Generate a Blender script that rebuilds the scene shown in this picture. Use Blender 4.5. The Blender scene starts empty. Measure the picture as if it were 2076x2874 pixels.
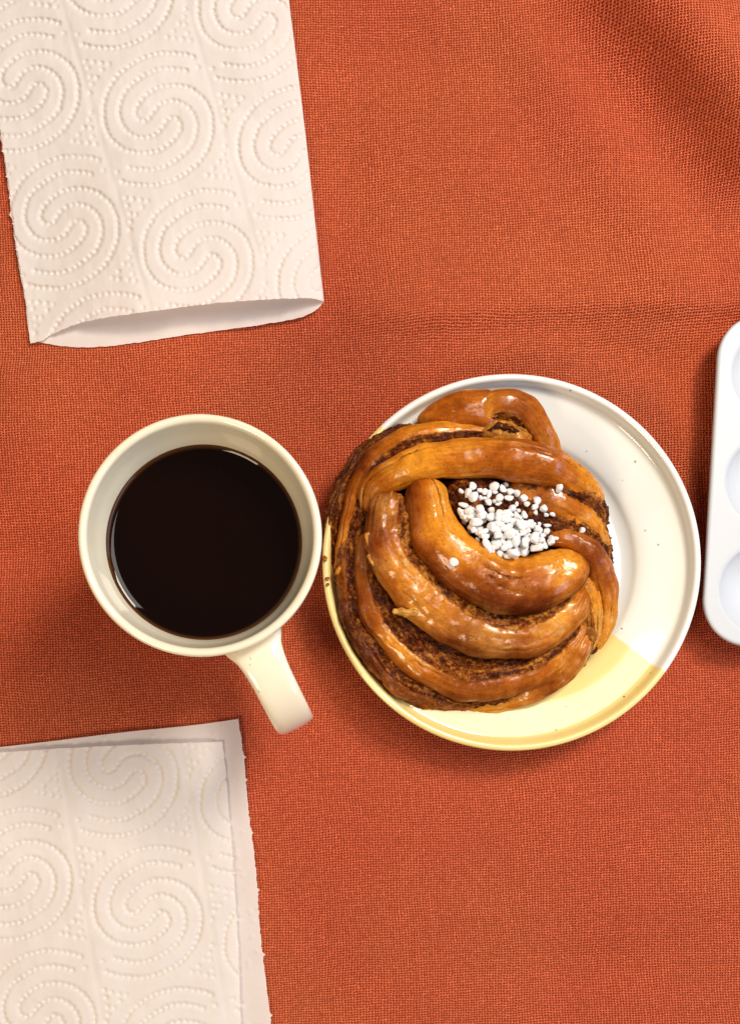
import bpy, bmesh, math, random
import numpy as np
from mathutils import Vector, noise
from mathutils.bvhtree import BVHTree

random.seed(7); rng = np.random.default_rng(7)
S = bpy.context.scene
COL = S.collection
CM = 0.01

# ------------------------------------------------------------------ camera
# looking straight down from 47.6 cm; the photograph is an off-centre crop (lens shift)
HCAM, FPX, NX, NY, PW, PH = 47.6, 3030.0, 820.0, 1940.0, 2076.0, 2874.0
cam = bpy.data.cameras.new('camera'); camo = bpy.data.objects.new('camera', cam); COL.objects.link(camo)
camo.location = (0, 0, HCAM*CM)
cam.sensor_fit = 'VERTICAL'; cam.sensor_height = 36.0; cam.sensor_width = 36.0
cam.lens = FPX/PH*36.0
cam.shift_x = (PW/2-NX)/PH; cam.shift_y = -(PH/2-NY)/PH
cam.clip_start = 0.01; cam.clip_end = 50
S.camera = camo

def P(px, py, z):
    """photo pixel + height in cm -> world cm"""
    k = (HCAM-z)/FPX
    return ((px-NX)*k, (NY-py)*k, z)

# ------------------------------------------------------------------ light
w = bpy.data.worlds.new('World'); S.world = w; w.use_nodes = True
bg = w.node_tree.nodes['Background']
bg.inputs[0].default_value = (1.0, 0.86, 0.74, 1); bg.inputs[1].default_value = 0.15

def area(name, az, el, dist, sx, sy, power, col):
    l = bpy.data.lights.new(name, 'AREA'); l.shape = 'RECTANGLE'; l.size = sx; l.size_y = sy
    l.energy = power; l.color = col
    o = bpy.data.objects.new(name, l); COL.objects.link(o)
    a, e = math.radians(az), math.radians(el)
    c = Vector((0.04, 0.08, 0.02))
    d = Vector((math.cos(a)*math.cos(e), math.sin(a)*math.cos(e), math.sin(e)))
    o.location = c + d*dist
    o.rotation_euler = d.to_track_quat('Z', 'Y').to_euler()
    return o
area('key_window', 47, 50, 1.5, 0.40, 0.40, 20.5, (1.0, 0.92, 0.81))
area('ceiling_lamp', 43, 70, 1.3, 0.5, 0.5, 5.5, (1.0, 0.93, 0.84))
area('cool_window', -12, 33, 1.8, 1.7, 0.6, 13, (0.40, 0.64, 1.0))
area('warm_lamp', 232, 46, 1.15, 0.30, 0.30, 5.8, (1.0, 0.80, 0.55))

vs = S.view_settings
S.display_settings.display_device = 'sRGB'
vs.view_transform = 'Standard'; vs.look = 'None'; vs.exposure = 0.0; vs.gamma = 1.0
vs.use_curve_mapping = False
S.cycles.use_denoising = True
S.cycles.max_bounces = 6

# ------------------------------------------------------------------ helpers
class NT:
    def __init__(self, name):
        self.m = bpy.data.materials.new(name); self.m.use_nodes = True
        self.t = self.m.node_tree; self.t.nodes.clear()
        self.out = self.t.nodes.new('ShaderNodeOutputMaterial')
    def n(self, typ, _props=None, **ins):
        nd = self.t.nodes.new(typ)
        for k, v in (_props or {}).items(): setattr(nd, k, v)
        for k, v in ins.items():
            key = int(k[1:]) if k[0] == '_' and k[1:].isdigit() else k.replace('__', ' ')
            self.set(nd.inputs[key], v)
        return nd
    def set(self, sock, v):
        if hasattr(v, 'is_output') or isinstance(v, bpy.types.NodeSocket): self.t.links.new(v, sock)
        else: sock.default_value = v
    def math(self, op, a, b=0.0, c=0.0, clamp=False):
        nd = self.t.nodes.new('ShaderNodeMath'); nd.operation = op; nd.use_clamp = clamp
        for i, v in enumerate((a, b, c)): self.set(nd.inputs[i], v)
        return nd.outputs[0]
    def mix(self, f, a, b, blend='MIX'):
        nd = self.t.nodes.new('ShaderNodeMix'); nd.data_type = 'RGBA'; nd.blend_type = blend
        self.set(nd.inputs[0], f)
        self.set(nd.inputs[6], a if not isinstance(a, tuple) else (*a, 1)); self.set(nd.inputs[7], b if not isinstance(b, tuple) else (*b, 1))
        return nd.outputs[2]
    def ramp(self, v, lo, hi):
        nd = self.t.nodes.new('ShaderNodeMapRange'); nd.interpolation_type = 'SMOOTHSTEP'
        self.set(nd.inputs[0], v); nd.inputs[1].default_value = lo; nd.inputs[2].default_value = hi
        return nd.outputs[0]
    def noise(self, vec, scale, detail=2.0, rough=0.5):
        nd = self.t.nodes.new('ShaderNodeTexNoise')
        self.set(nd.inputs['Vector'], vec); nd.inputs['Scale'].default_value = scale
        nd.inputs['Detail'].default_value = detail; nd.inputs['Roughness'].default_value = rough
        return nd.outputs[0]
    def obj(self):
        return self.t.nodes.new('ShaderNodeTexCoord').outputs['Object']
    def attr(self, name):
        nd = self.t.nodes.new('ShaderNodeAttribute'); nd.attribute_name = name; return nd
    def bump(self, h, dist, strength=1.0, normal=None):
        nd = self.t.nodes.new('ShaderNodeBump'); nd.inputs['Strength'].default_value = strength
        nd.inputs['Distance'].default_value = dist; self.set(nd.inputs['Height'], h)
        if normal is not None: self.set(nd.inputs['Normal'], normal)
        return nd.outputs[0]
    def principled(self, **kw):
        p = self.t.nodes.new('ShaderNodeBsdfPrincipled')
        for k, v in kw.items():
            s = p.inputs[k.replace('__', ' ')]
            self.set(s, (*v, 1) if isinstance(v, tuple) and len(v) == 3 and s.type == 'RGBA' else v)
        self.t.links.new(p.outputs[0], self.out.inputs[0]); return p

def mesh_obj(name, V, F, mat, parent=None, smooth=True, origin=(0, 0, 0), attrs=None, uv=None):
    """V in cm (world), origin in cm"""
    V = np.asarray(V, float)
    me = bpy.data.meshes.new(name)
    me.from_pydata(((V-np.asarray(origin))*CM).tolist(), [], F if isinstance(F, list) else F.tolist())
    if attrs:
        for k, a in attrs.items():
            at = me.attributes.new(k, 'FLOAT', 'POINT'); at.data.foreach_set('value', np.asarray(a, np.float32))
    if smooth: me.polygons.foreach_set('use_smooth', [True]*len(me.polygons))
    me.materials.append(mat); me.update()
    o = bpy.data.objects.new(name, me); COL.objects.link(o)
    o.location = Vector(origin)*CM
    if parent is not None:
        o.parent = parent
        o.location = Vector(origin)*CM - parent.location
    return o

def empty(name, loc):
    o = bpy.data.objects.new(name, None); COL.objects.link(o); o.location = Vector(loc)*CM
    o.empty_display_size = 0.01
    return o

def tag(o, label, cat, group=None):
    o['label'] = label; o['category'] = cat
    if group: o['group'] = group
    return o

def grid_faces(n, m, wrap=False):
    """n rows, m columns of vertices (wrap joins last column to first)"""
    i = np.arange(n-1)[:, None]; j = np.arange(m if wrap else m-1)[None, :]
    j2 = (j+1) % m
    a = i*m+j; b = i*m+j2; c = (i+1)*m+j2; d = (i+1)*m+j
    return np.stack([a, b, c, d], -1).reshape(-1, 4)

def catmull(pts, per):
    pts = np.asarray(pts, float)
    q = np.vstack([2*pts[0]-pts[1], pts, 2*pts[-1]-pts[-2]])
    out = []
    for i in range(1, len(q)-2):
        t = np.linspace(0, 1, per, endpoint=False)[:, None]
        p0, p1, p2, p3 = q[i-1], q[i], q[i+1], q[i+2]
        out.append(0.5*((2*p1)+(-p0+p2)*t+(2*p0-5*p1+4*p2-p3)*t**2+(-p0+3*p1-3*p2+p3)*t**3))
    out.append(pts[-1:])
    return np.vstack(out)

def lathe(prof, seg, per=6):
    pr = catmull(prof, per); pr[:, 0] = np.maximum(pr[:, 0], 0.001)
    a = np.linspace(0, 2*np.pi, seg, endpoint=False)
    V = np.stack([pr[:, :1]*np.cos(a), pr[:, :1]*np.sin(a), np.repeat(pr[:, 1:2], seg, 1)], -1).reshape(-1, 3)
    return V, grid_faces(len(pr), seg, True)

def poly(pts, n):
    """resample a polyline of (x, y) to n points by arc length, smoothed"""
    c = catmull(pts, 12)
    d = np.r_[0, np.cumsum(np.linalg.norm(np.diff(c, axis=0), axis=1))]
    t = np.linspace(0, d[-1], n)
    return np.stack([np.interp(t, d, c[:, 0]), np.interp(t, d, c[:, 1])], -1)

def sstep(a, b, x):
    t = np.clip((x-a)/(b-a), 0, 1); return t*t*(3-2*t)

# ------------------------------------------------------------------ materials
def mat_cloth():
    g = NT('woven_orange_cloth')
    co = g.obj()
    sep = g.n('ShaderNodeSeparateXYZ', _0=co)
    x, y = sep.outputs[0], sep.outputs[1]
    wob = g.n('ShaderNodeTexNoise', Vector=co, Scale=14.0, Detail=2.0).outputs[1]
    ws = g.n('ShaderNodeSeparateXYZ', _0=wob)
    fine = g.n('ShaderNodeTexNoise', Vector=co, Scale=420.0, Detail=3.0).outputs[1]
    fs = g.n('ShaderNodeSeparateXYZ', _0=fine)
    def axis(main, other, slant, period, wn, fn):
        a = g.math('MULTIPLY_ADD', other, slant, main)
        a = g.math('MULTIPLY_ADD', wn, 0.007, a)
        a = g.math('MULTIPLY_ADD', fn, 0.0011, a)
        return g.math('MULTIPLY', a, 1.0/period)
    u = axis(x, y, 0.035, 0.00125, ws.outputs[0], fs.outputs[0])
    v = axis(y, x, -0.045, 0.00108, ws.outputs[1], fs.outputs[1])
    pi = math.pi
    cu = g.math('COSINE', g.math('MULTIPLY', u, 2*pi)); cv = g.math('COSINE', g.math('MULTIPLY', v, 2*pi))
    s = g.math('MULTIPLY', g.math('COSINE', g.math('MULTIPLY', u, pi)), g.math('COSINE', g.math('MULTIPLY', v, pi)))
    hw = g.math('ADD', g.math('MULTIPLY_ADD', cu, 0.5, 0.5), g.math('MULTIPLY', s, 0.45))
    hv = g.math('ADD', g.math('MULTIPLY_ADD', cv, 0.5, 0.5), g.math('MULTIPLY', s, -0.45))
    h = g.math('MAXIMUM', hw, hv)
    # every thread its own tone (slubs)
    def thr(t, seed):
        wn = g.n('ShaderNodeTexWhiteNoise', {'noise_dimensions': '1D'}, W=g.math('ADD', g.math('ROUND', t), seed))
        return wn.outputs[0]
    tone = g.math('ADD', thr(u, 3.3), thr(v, 91.7))
    tone = g.math('MULTIPLY_ADD', tone, 0.05, 0.95)
    blot = g.noise(co, 520.0, 3.0)
    tone = g.math('MULTIPLY', tone, g.math('MULTIPLY_ADD', blot, 0.9, 0.55))
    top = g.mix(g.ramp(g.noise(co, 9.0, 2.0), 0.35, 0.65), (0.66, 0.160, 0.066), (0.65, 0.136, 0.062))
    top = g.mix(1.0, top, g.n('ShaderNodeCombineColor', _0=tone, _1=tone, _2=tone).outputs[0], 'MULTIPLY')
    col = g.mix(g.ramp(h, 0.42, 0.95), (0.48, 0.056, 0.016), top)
    col = g.mix(g.ramp(h, 0.08, 0.50), (0.22, 0.006, 0.002), col)  # gaps in the weave, with shade between the threads painted in by height
    nrm = g.bump(h, 0.00055, 1.0)
    g.principled(Base__Color=col, Roughness=0.85, Normal=nrm, Specular__IOR__Level=0.05)
    return g.m

def mat_paper():
    g = NT('embossed_paper')
    co = g.obj()
    f = g.noise(co, 2600.0, 3.0, 0.6)
    c = g.noise(co, 45.0, 3.0)
    nrm = g.bump(g.math('ADD', g.math('MULTIPLY', f, 0.3), g.noise(co, 420.0, 2.0)), 0.00022, 0.6)
    col = g.mix(g.ramp(c, 0.35, 0.65), (0.83, 0.755, 0.71), (0.86, 0.79, 0.745))
    em = g.attr('dent').outputs['Fac']
    col = g.mix(em, col, (0.88, 0.83, 0.77))
    d = g.n('ShaderNodeBsdfDiffuse', _0=col, Normal=nrm)
    t = g.n('ShaderNodeBsdfTranslucent', _0=col, Normal=nrm)
    mx = g.n('ShaderNodeMixShader', _0=0.32)
    g.t.links.new(d.outputs[0], mx.inputs[1]); g.t.links.new(t.outputs[0], mx.inputs[2])
    g.t.links.new(mx.outputs[0], g.out.inputs[0])
    return g.m

def mat_mug():
    g = NT('cream_glaze')
    co = g.obj()
    c = g.mix(g.ramp(g.noise(co, 30.0, 3.0), 0.35, 0.7), (0.81, 0.71, 0.53), (0.84, 0.76, 0.60))
    sp = g.n('ShaderNodeTexVoronoi', Vector=co, Scale=90.0)
    rnd = g.n('ShaderNodeSeparateColor', _0=sp.outputs['Color']).outputs[0]
    dot = g.math('MULTIPLY', g.math('LESS_THAN', sp.outputs['Distance'], 0.05), g.math('GREATER_THAN', rnd, 0.93))
    c = g.mix(g.math('MULTIPLY', dot, 0.8), c, (0.18, 0.12, 0.07))
    nrm = g.bump(g.noise(co, 60.0, 2.0), 0.0004, 0.35)
    g.principled(Base__Color=c, Roughness=0.16, Normal=nrm, Coat__Weight=0.4, Coat__Roughness=0.05)
    return g.m

def mat_plate(nx, ny, c0):
    g = NT('two_tone_plate_glaze')
    co = g.obj()
    sep = g.n('ShaderNodeSeparateXYZ', _0=co)
    d = g.math('ADD', g.math('MULTIPLY', sep.outputs[0], nx), g.math('MULTIPLY', sep.outputs[1], ny))
    d = g.math('ADD', d, g.math('MULTIPLY_ADD', g.noise(co, 40.0, 2.0), 0.0016, -0.0008-c0))
    f = g.ramp(d, -0.0005, 0.0005)
    white = g.mix(g.ramp(g.noise(co, 25.0, 3.0), 0.35, 0.7), (0.79, 0.77, 0.70), (0.82, 0.80, 0.74))
    yel = g.mix(g.ramp(g.noise(co, 30.0, 3.0), 0.35, 0.7), (0.83, 0.63, 0.23), (0.85, 0.67, 0.27))
    # thicker glaze line where the two coats overlap
    c = g.mix(f, white, yel)
    sp = g.n('ShaderNodeTexVoronoi', Vector=co, Scale=200.0)
    rnd = g.n('ShaderNodeSeparateColor', _0=sp.outputs['Color'])
    thr = g.math('MULTIPLY_ADD', rnd.outputs[1], 0.07, 0.05)
    dot = g.math('MULTIPLY', g.math('LESS_THAN', sp.outputs['Distance'], thr), g.math('GREATER_THAN', rnd.outputs[0], 0.76))
    c = g.mix(g.math('MULTIPLY', dot, g.math('MULTIPLY_ADD', rnd.outputs[2], 0.7, 0.25)), c, (0.10, 0.08, 0.06))
    nrm = g.bump(g.noise(co, 45.0, 2.0), 0.0004, 0.25)
    g.principled(Base__Color=c, Roughness=0.12, Normal=nrm, Coat__Weight=0.5, Coat__Roughness=0.04)
    return g.m

def mat_bun():
    g = NT('baked_cinnamon_dough')
    co = g.obj()
    cin = g.attr('cin').outputs['Fac']; bake_shade = g.attr('bake_shade').outputs['Fac']; pale = g.attr('pale').outputs['Fac']
    suv = g.n('ShaderNodeCombineXYZ', _0=g.attr('along').outputs['Fac'], _1=g.attr('round').outputs['Fac'], _2=g.attr('seed').outputs['Fac']).outputs[0]
    streak = g.n('ShaderNodeMapping', _0=suv); streak.inputs['Scale'].default_value = (1.2, 9.0, 1.0)
    st = g.noise(streak.outputs[0], 1.0, 5.0, 0.65)
    big = g.noise(co, 55.0, 4.0, 0.55)
    k = g.math('ADD', g.math('MULTIPLY_ADD', st, 0.25, 0.20), g.math('MULTIPLY', big, 0.62))
    k = g.math('ADD', k, g.math('MULTIPLY_ADD', bake_shade, -0.60, 0.025))  # darker with browning and with the shade painted into the same attribute
    def cramp(v, stops):
        nd = g.t.nodes.new('ShaderNodeValToRGB'); g.set(nd.inputs[0], v)
        el = nd.color_ramp.elements
        while len(el) < len(stops): el.new(0.5)
        for e_, (p_, c_) in zip(el, stops): e_.position = p_; e_.color = (*c_, 1)
        return nd.outputs[0]
    crust = cramp(k, [(0.24, (0.045, 0.006, 0.001)), (0.45, (0.16, 0.028, 0.002)), (0.62, (0.38, 0.093, 0.004)), (0.78, (0.62, 0.225, 0.014))])
    crust = g.mix(g.math('MULTIPLY', g.math('MULTIPLY', pale, 0.45), g.ramp(big, 0.35, 0.7)), crust, (0.62, 0.33, 0.075))
    mot = g.math('MULTIPLY', g.math('MULTIPLY_ADD', g.noise(co, 1300.0, 3.0, 0.6), 0.9, 0.55), g.math('MULTIPLY_ADD', g.noise(co, 330.0, 4.0, 0.65), 1.3, 0.35))
    crust = g.mix(1.0, crust, g.n('ShaderNodeCombineColor', _0=g.math('POWER', mot, 0.8), _1=mot, _2=mot).outputs[0], 'MULTIPLY')
    fl = g.noise(co, 900.0, 3.0, 0.6)
    crust = g.mix(g.math('MULTIPLY', g.ramp(fl, 0.64, 0.70), 0.7), crust, (0.05, 0.012, 0.004))
    # cinnamon sugar filling: syrupy layers with grains
    lay = g.n('ShaderNodeMapping', _0=suv); lay.inputs['Scale'].default_value = (1.6, 5.0, 1.0)
    ly = g.noise(lay.outputs[0], 1.0, 5.0, 0.7)
    gr = g.noise(co, 640.0, 5.0, 0.75)
    md = g.noise(co, 190.0, 4.0, 0.6)
    gg = g.math('ADD', g.math('ADD', g.math('MULTIPLY', gr, 0.60), g.math('MULTIPLY', ly, 0.60)), g.math('MULTIPLY', md, 0.35))
    gg = g.math('ADD', gg, g.math('MULTIPLY_ADD', pale, 0.14, -0.365))
    fil = cramp(gg, [(0.30, (0.020, 0.003, 0.001)), (0.40, (0.085, 0.014, 0.002)), (0.485, (0.25, 0.062, 0.006)), (0.59, (0.56, 0.225, 0.032))])
    edge = g.math('ADD', cin, g.math('MULTIPLY_ADD', md, 0.9, -0.45))
    edge = g.math('ADD', edge, g.math('MULTIPLY_ADD', gr, 0.6, -0.30))
    f = g.ramp(edge, 0.36, 0.66)
    tm = g.n('ShaderNodeMapping', _0=suv); tm.inputs['Scale'].default_value = (0.9, 3.2, 1.0)
    tear = g.ramp(g.math('ADD', g.noise(tm.outputs[0], 1.0, 6.0, 0.7), g.math('MULTIPLY', pale, 0.05)), 0.625, 0.70)
    crust = g.mix(g.math('MULTIPLY', tear, 0.8), crust, g.mix(g.ramp(gr, 0.4, 0.6), (0.40, 0.16, 0.03), (0.66, 0.36, 0.11)))
    col = g.mix(f, crust, fil)
    hb = g.math('ADD', g.math('MULTIPLY', g.noise(co, 300.0, 4.0, 0.55), 0.30), g.math('MULTIPLY', st, 0.08))
    hf = g.math('MULTIPLY_ADD', g.math('SUBTRACT', gr, 0.5), 1.6, g.math('MULTIPLY', md, 0.6))
    hb = g.math('ADD', hb, g.math('MULTIPLY', tear, g.math('MULTIPLY_ADD', gr, 0.9, -0.6)))
    h = g.n('ShaderNodeMix', {'data_type': 'FLOAT'}, _0=f, _2=hb, _3=hf).outputs[0]
    nrm = g.bump(h, 0.0012, 0.8)
    nco = g.bump(g.math('ADD', g.math('MULTIPLY', g.noise(co, 430.0, 3.0, 0.6), 0.46), g.math('MULTIPLY', g.math('MULTIPLY', h, f), 1.3)), 0.0006, 0.8)
    rough = g.math('MULTIPLY_ADD', f, 0.0, 0.55)
    g.principled(Base__Color=col, Roughness=rough, Normal=nrm, Specular__IOR__Level=0.12, Specular__Tint=(1.0, 0.80, 0.56),
                 Coat__Weight=g.math('MULTIPLY', g.math('MULTIPLY_ADD', f, -0.6, 1.0), g.math('MAXIMUM', g.math('SUBTRACT', g.math('MULTIPLY_ADD', g.ramp(g.noise(co, 110.0, 4.0, 0.65), 0.44, 0.60), 0.75, 0.10), g.math('MULTIPLY', tear, 0.4)), 0.05)), Coat__Roughness=0.04, Coat__Normal=nco)
    return g.m

def simple(name, col, rough, **kw):
    g = NT(name); g.principled(Base__Color=col, Roughness=rough, **kw); return g.m

def mat_sugar():
    g = NT('pearl_sugar')
    co = g.obj()
    nrm = g.bump(g.noise(co, 1500.0, 3.0), 0.0003, 0.5)
    g.principled(Base__Color=(0.86, 0.84, 0.83), Roughness=0.5, Normal=nrm, Subsurface__Weight=0.25,
                 Subsurface__Radius=(0.001, 0.001, 0.001), Subsurface__Scale=0.6)
    return g.m

def mat_coffee():
    g = NT('black_coffee')
    e = g.attr('edge').outputs['Fac']
    col = g.mix(e, (0.0045, 0.0010, 0.0006), (0.10, 0.035, 0.008))
    g.principled(Base__Color=col, Roughness=0.03, IOR=1.33)
    return g.m

def mat_palette():
    g = NT('white_plastic')
    co = g.obj()
    nrm = g.bump(g.noise(co, 1200.0, 2.0), 0.00008, 0.4)
    g.principled(Base__Color=(0.565, 0.58, 0.61), Roughness=0.42, Normal=nrm)
    return g.m

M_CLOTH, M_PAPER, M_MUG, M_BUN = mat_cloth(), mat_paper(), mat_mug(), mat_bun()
M_SUGAR, M_COFFEE, M_PAL = mat_sugar(), mat_coffee(), mat_palette()

# ------------------------------------------------------------------ tablecloth
def build_cloth():
    gx = np.r_[np.linspace(-4200, -940, 22), np.linspace(-900, 3000, 360), np.linspace(3150, 6400, 22)]
    gy = np.r_[np.linspace(-4200, -850, 22), np.linspace(-800, 3700, 420), np.linspace(3850, 7000, 22)]
    px, py = np.meshgrid(gx, gy)
    Z = np.zeros_like(px)
    # raised fold in the far corner: line through (1750,47)-(2058,403), rising to the upper right
    n = np.array([372.0, -270.0]); n /= np.linalg.norm(n)
    d = (px-1890)*n[0]+(py-165)*n[1]
    d = d+18*np.sin((px+py)/210.0)
    along = ((px-1890)*(-n[1])+(py-165)*n[0])
    rise = sstep(-240, 150, d)
    fade = sstep(560, 330, along)
    Z += 2.7*rise*fade*np.exp(-np.maximum(d-110, 0)**2/(2*190.0**2))
    # second softer roll running below it
    Z += 0.42*np.exp(-((d+290+0.12*along)/110.0)**2)*sstep(700, 200, np.abs(along))
    # pressed crease running to the right edge
    yl = 866-(px-1080)*0.036+6*np.sin(px/150.0)
    q = py-yl
    Z += 0.85*np.where(q < 0, np.exp(-(q/200.0)**2), 0.55*np.exp(-(q/52.0)**2)+0.45*np.exp(-(q/170.0)**2))*sstep(780, 1250, px)
    # shadowy dips and soft swells
    for (cx, cy, rx, ry, a) in [(60, 1150, 160, 240, 0.22), (90, 1560, 150, 110, -0.2), (1150, 150, 230, 120, -0.14), (1500, 560, 260, 90, 0.12),
                                (960, 520, 120, 260, -0.14), (1650, 2350, 420, 160, 0.16), (1150, 2500, 200, 260, 0.12), (1700, 2700, 300, 90, -0.12),
                                (60, 1900, 120, 120, 0.14), (1300, 350, 160, 200, 0.12), (1750, 1000, 160, 60, -0.12)]:
        Z += 2.6*a*np.exp(-((px-cx)/rx)**2-((py-cy)/ry)**2)
    nz = np.array([[noise.noise((x*0.0028, y*0.0028, 3.1))*0.26+noise.noise((x*0.008, y*0.008, 8.1))*0.05 for x in gx] for y in gy])
    Z += nz
    # things press it flat
    for (cx, cy, r) in [(1435, 1578, 480), (590, 1560, 330), (2400, 1340, 420)]:
        Z *= 1-0.9*sstep(r*1.25, r*0.75, np.hypot(px-cx, py-cy))
    Z -= 0.10
    flat = np.maximum(sstep(1000, 900, px)*sstep(1060, 985, py), sstep(880, 790, px)*sstep(1930, 2010, py))
    Z = np.where(Z > -0.02, Z*(1-flat)-0.02*flat, Z)
    k = (HCAM-Z)/FPX
    V = np.stack([(px-NX)*k, (NY-py)*k, Z], -1).reshape(-1, 3)
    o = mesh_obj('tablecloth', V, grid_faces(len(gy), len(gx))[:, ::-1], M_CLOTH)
    tag(o, 'coarse woven burnt orange tablecloth with soft folds under everything', 'tablecloth')
    return o
build_cloth()

# ------------------------------------------------------------------ plate
PC = P(1435, 1578, 1.9); PC = (PC[0], PC[1], 0.0)
def build_plate():
    a = P(1081, 1215, 1.5); b = P(1847, 1880, 1.5)
    dx, dy = b[0]-a[0], b[1]-a[1]; L = math.hypot(dx, dy)
    nx, ny = dy/L, -dx/L                       # points to the lower left
    c0 = ((a[0]-PC[0])*nx+(a[1]-PC[1])*ny)*CM
    m = mat_plate(nx, ny, c0)
    prof = [(0, 0.25), (2, 0.25), (3.5, 0.25), (4.15, 0.25), (4.3, 0.02), (4.9, 0.02), (5.1, 0.25), (6.5, 0.75), (7.7, 1.35), (7.95, 1.65), (8.0, 1.8), (7.97, 1.9),
            (7.87, 1.95), (7.75, 1.92), (7.67, 1.8), (7.60, 1.58), (7.48, 1.44), (7.2, 1.37), (6.5, 1.22), (5.95, 1.08), (5.62, 0.95),
            (5.38, 0.77), (5.1, 0.67), (4.7, 0.63), (4.2, 0.62), (3.0, 0.61), (1.5, 0.6), (0, 0.6)]
    V, F = lathe(prof, 160, 5)
    ang = np.arctan2(V[:, 1], V[:, 0])
    V[:, :2] *= (1+0.0018*np.cos(2*ang+0.6)+0.001*np.cos(3*ang))[:, None]
    V += np.array(PC)
    o = mesh_obj('dessert_plate', V, F, m, origin=PC)
    tag(o, 'round glazed plate, half white and half yellow, speckled, under the cinnamon bun', 'plate')
build_plate()

# ------------------------------------------------------------------ mug and coffee
MC = P(561, 1502, 9.0); MC = (MC[0], MC[1], 0.0)
def build_mug():
    root = empty('coffee_mug', MC)
    tag(root, 'cream glazed mug with strap handle holding black coffee', 'mug')
    prof = [(0, 0.35), (2.5, 0.3), (2.65, 0.02), (3.0, 0.02), (3.18, 0.25), (3.5, 2), (3.9, 5), (4.2, 7.6), (4.33, 8.65), (4.365, 8.84), (4.33, 8.95),
            (4.24, 9.0), (4.13, 8.97), (4.05, 8.86), (4.00, 8.6), (3.88, 8.0), (3.64, 7.0), (3.2, 4.5), (2.8, 1.5), (2.3, 0.85), (0, 0.75)]
    V, F = lathe(prof, 160, 6)
    ang = np.arctan2(V[:, 1], V[:, 0])
    V[:, :2] *= (1+0.003*np.cos(2*ang+1.0)+0.0015*np.cos(3*ang+2))[:, None]
    V += np.array(MC)
    mesh_obj('body', V, F, M_MUG, root, origin=MC)
    # strap handle: swept rounded rectangle in the vertical plane through the axis
    az = math.radians(-63.5)
    path = catmull([(4.02, 7.75, 1.20), (4.35, 7.9, 1.08), (4.75, 8.0, 0.90), (5.5, 7.95, 0.79), (6.4, 7.65, 0.77), (7.1, 7.05, 0.77), (7.5, 6.2, 0.77),
                    (7.52, 5.2, 0.77), (7.1, 4.2, 0.77), (6.2, 3.3, 0.78), (5.0, 2.85, 0.85), (4.2, 2.75, 0.95), (3.55, 2.7, 1.05)], 8)
    seg = 28; rings = []
    for i in range(len(path)):
        r, z, wd = path[i]
        t = path[min(i+1, len(path)-1), :2]-path[max(i-1, 0), :2]; t /= np.linalg.norm(t)
        nrm = np.array([-t[1], t[0]])
        ring = []
        for q in range(seg):
            a = 2*math.pi*q/seg
            ca, sa = math.cos(a), math.sin(a)
            e = 0.62
            sx = math.copysign(abs(ca)**e, ca)*wd
            sn = math.copysign(abs(sa)**e, sa)*0.30
            rr, zz = r+nrm[0]*sn, z+nrm[1]*sn
            ring.append((math.cos(az)*rr-math.sin(az)*sx+MC[0], math.sin(az)*rr+math.cos(az)*sx+MC[1], zz))
        rings.append(ring)
    V = np.array(rings).reshape(-1, 3)
    h = mesh_obj('handle', V, grid_faces(len(path), seg, True)[:, ::-1], M_MUG, root, origin=MC)
    # glaze blisters on the strap
    for (px, py, r) in [(706, 1847, 0.055), (704, 1864, 0.035), (729, 1938, 0.045)]:
        x, y, z = P(px, py, 8.15)
        bm = bmesh.new(); bmesh.ops.create_icosphere(bm, subdivisions=2, radius=r)
        vv = np.array([v.co[:] for v in bm.verts]); ff = [[v.index for v in f.verts] for f in bm.faces]; bm.free()
        rr = math.hypot(x-MC[0], y-MC[1])
        zt = np.interp(rr, path[:34, 0], path[:34, 1])+0.30
        b = mesh_obj('glaze_blister', vv*np.array([1, 1, .7])+np.array([x, y, zt]), ff, M_MUG, h, origin=(x, y, zt))
        b.location = Vector((x-MC[0], y-MC[1], zt-MC[2]))*CM
    # coffee
    R, zc = 3.655, 6.97
    prof = [(0, 1.6), (2.7, 1.6), (3.0, 3.5), (3.5, 6.4), *[(R-x, zc+0.15*math.exp(-x/0.15)) for x in (0, .03, .06, .09, .12, .15, .18, .22, .27, .33, .4, .5, .65, .85, 1.1)], (2.0, zc), (1.0, zc), (0, zc)]
    V, F = lathe(prof, 160, 5)
    rr = np.hypot(V[:, 0], V[:, 1])
    edge = np.clip((rr-(R-0.16))/0.16, 0, 1)**1.5
    c = mesh_obj('coffee', V+np.array(MC), F, M_COFFEE, origin=MC, attrs={'edge': edge})
    tag(c, 'dark black coffee filling the cream mug', 'coffee')
build_mug()

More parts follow.
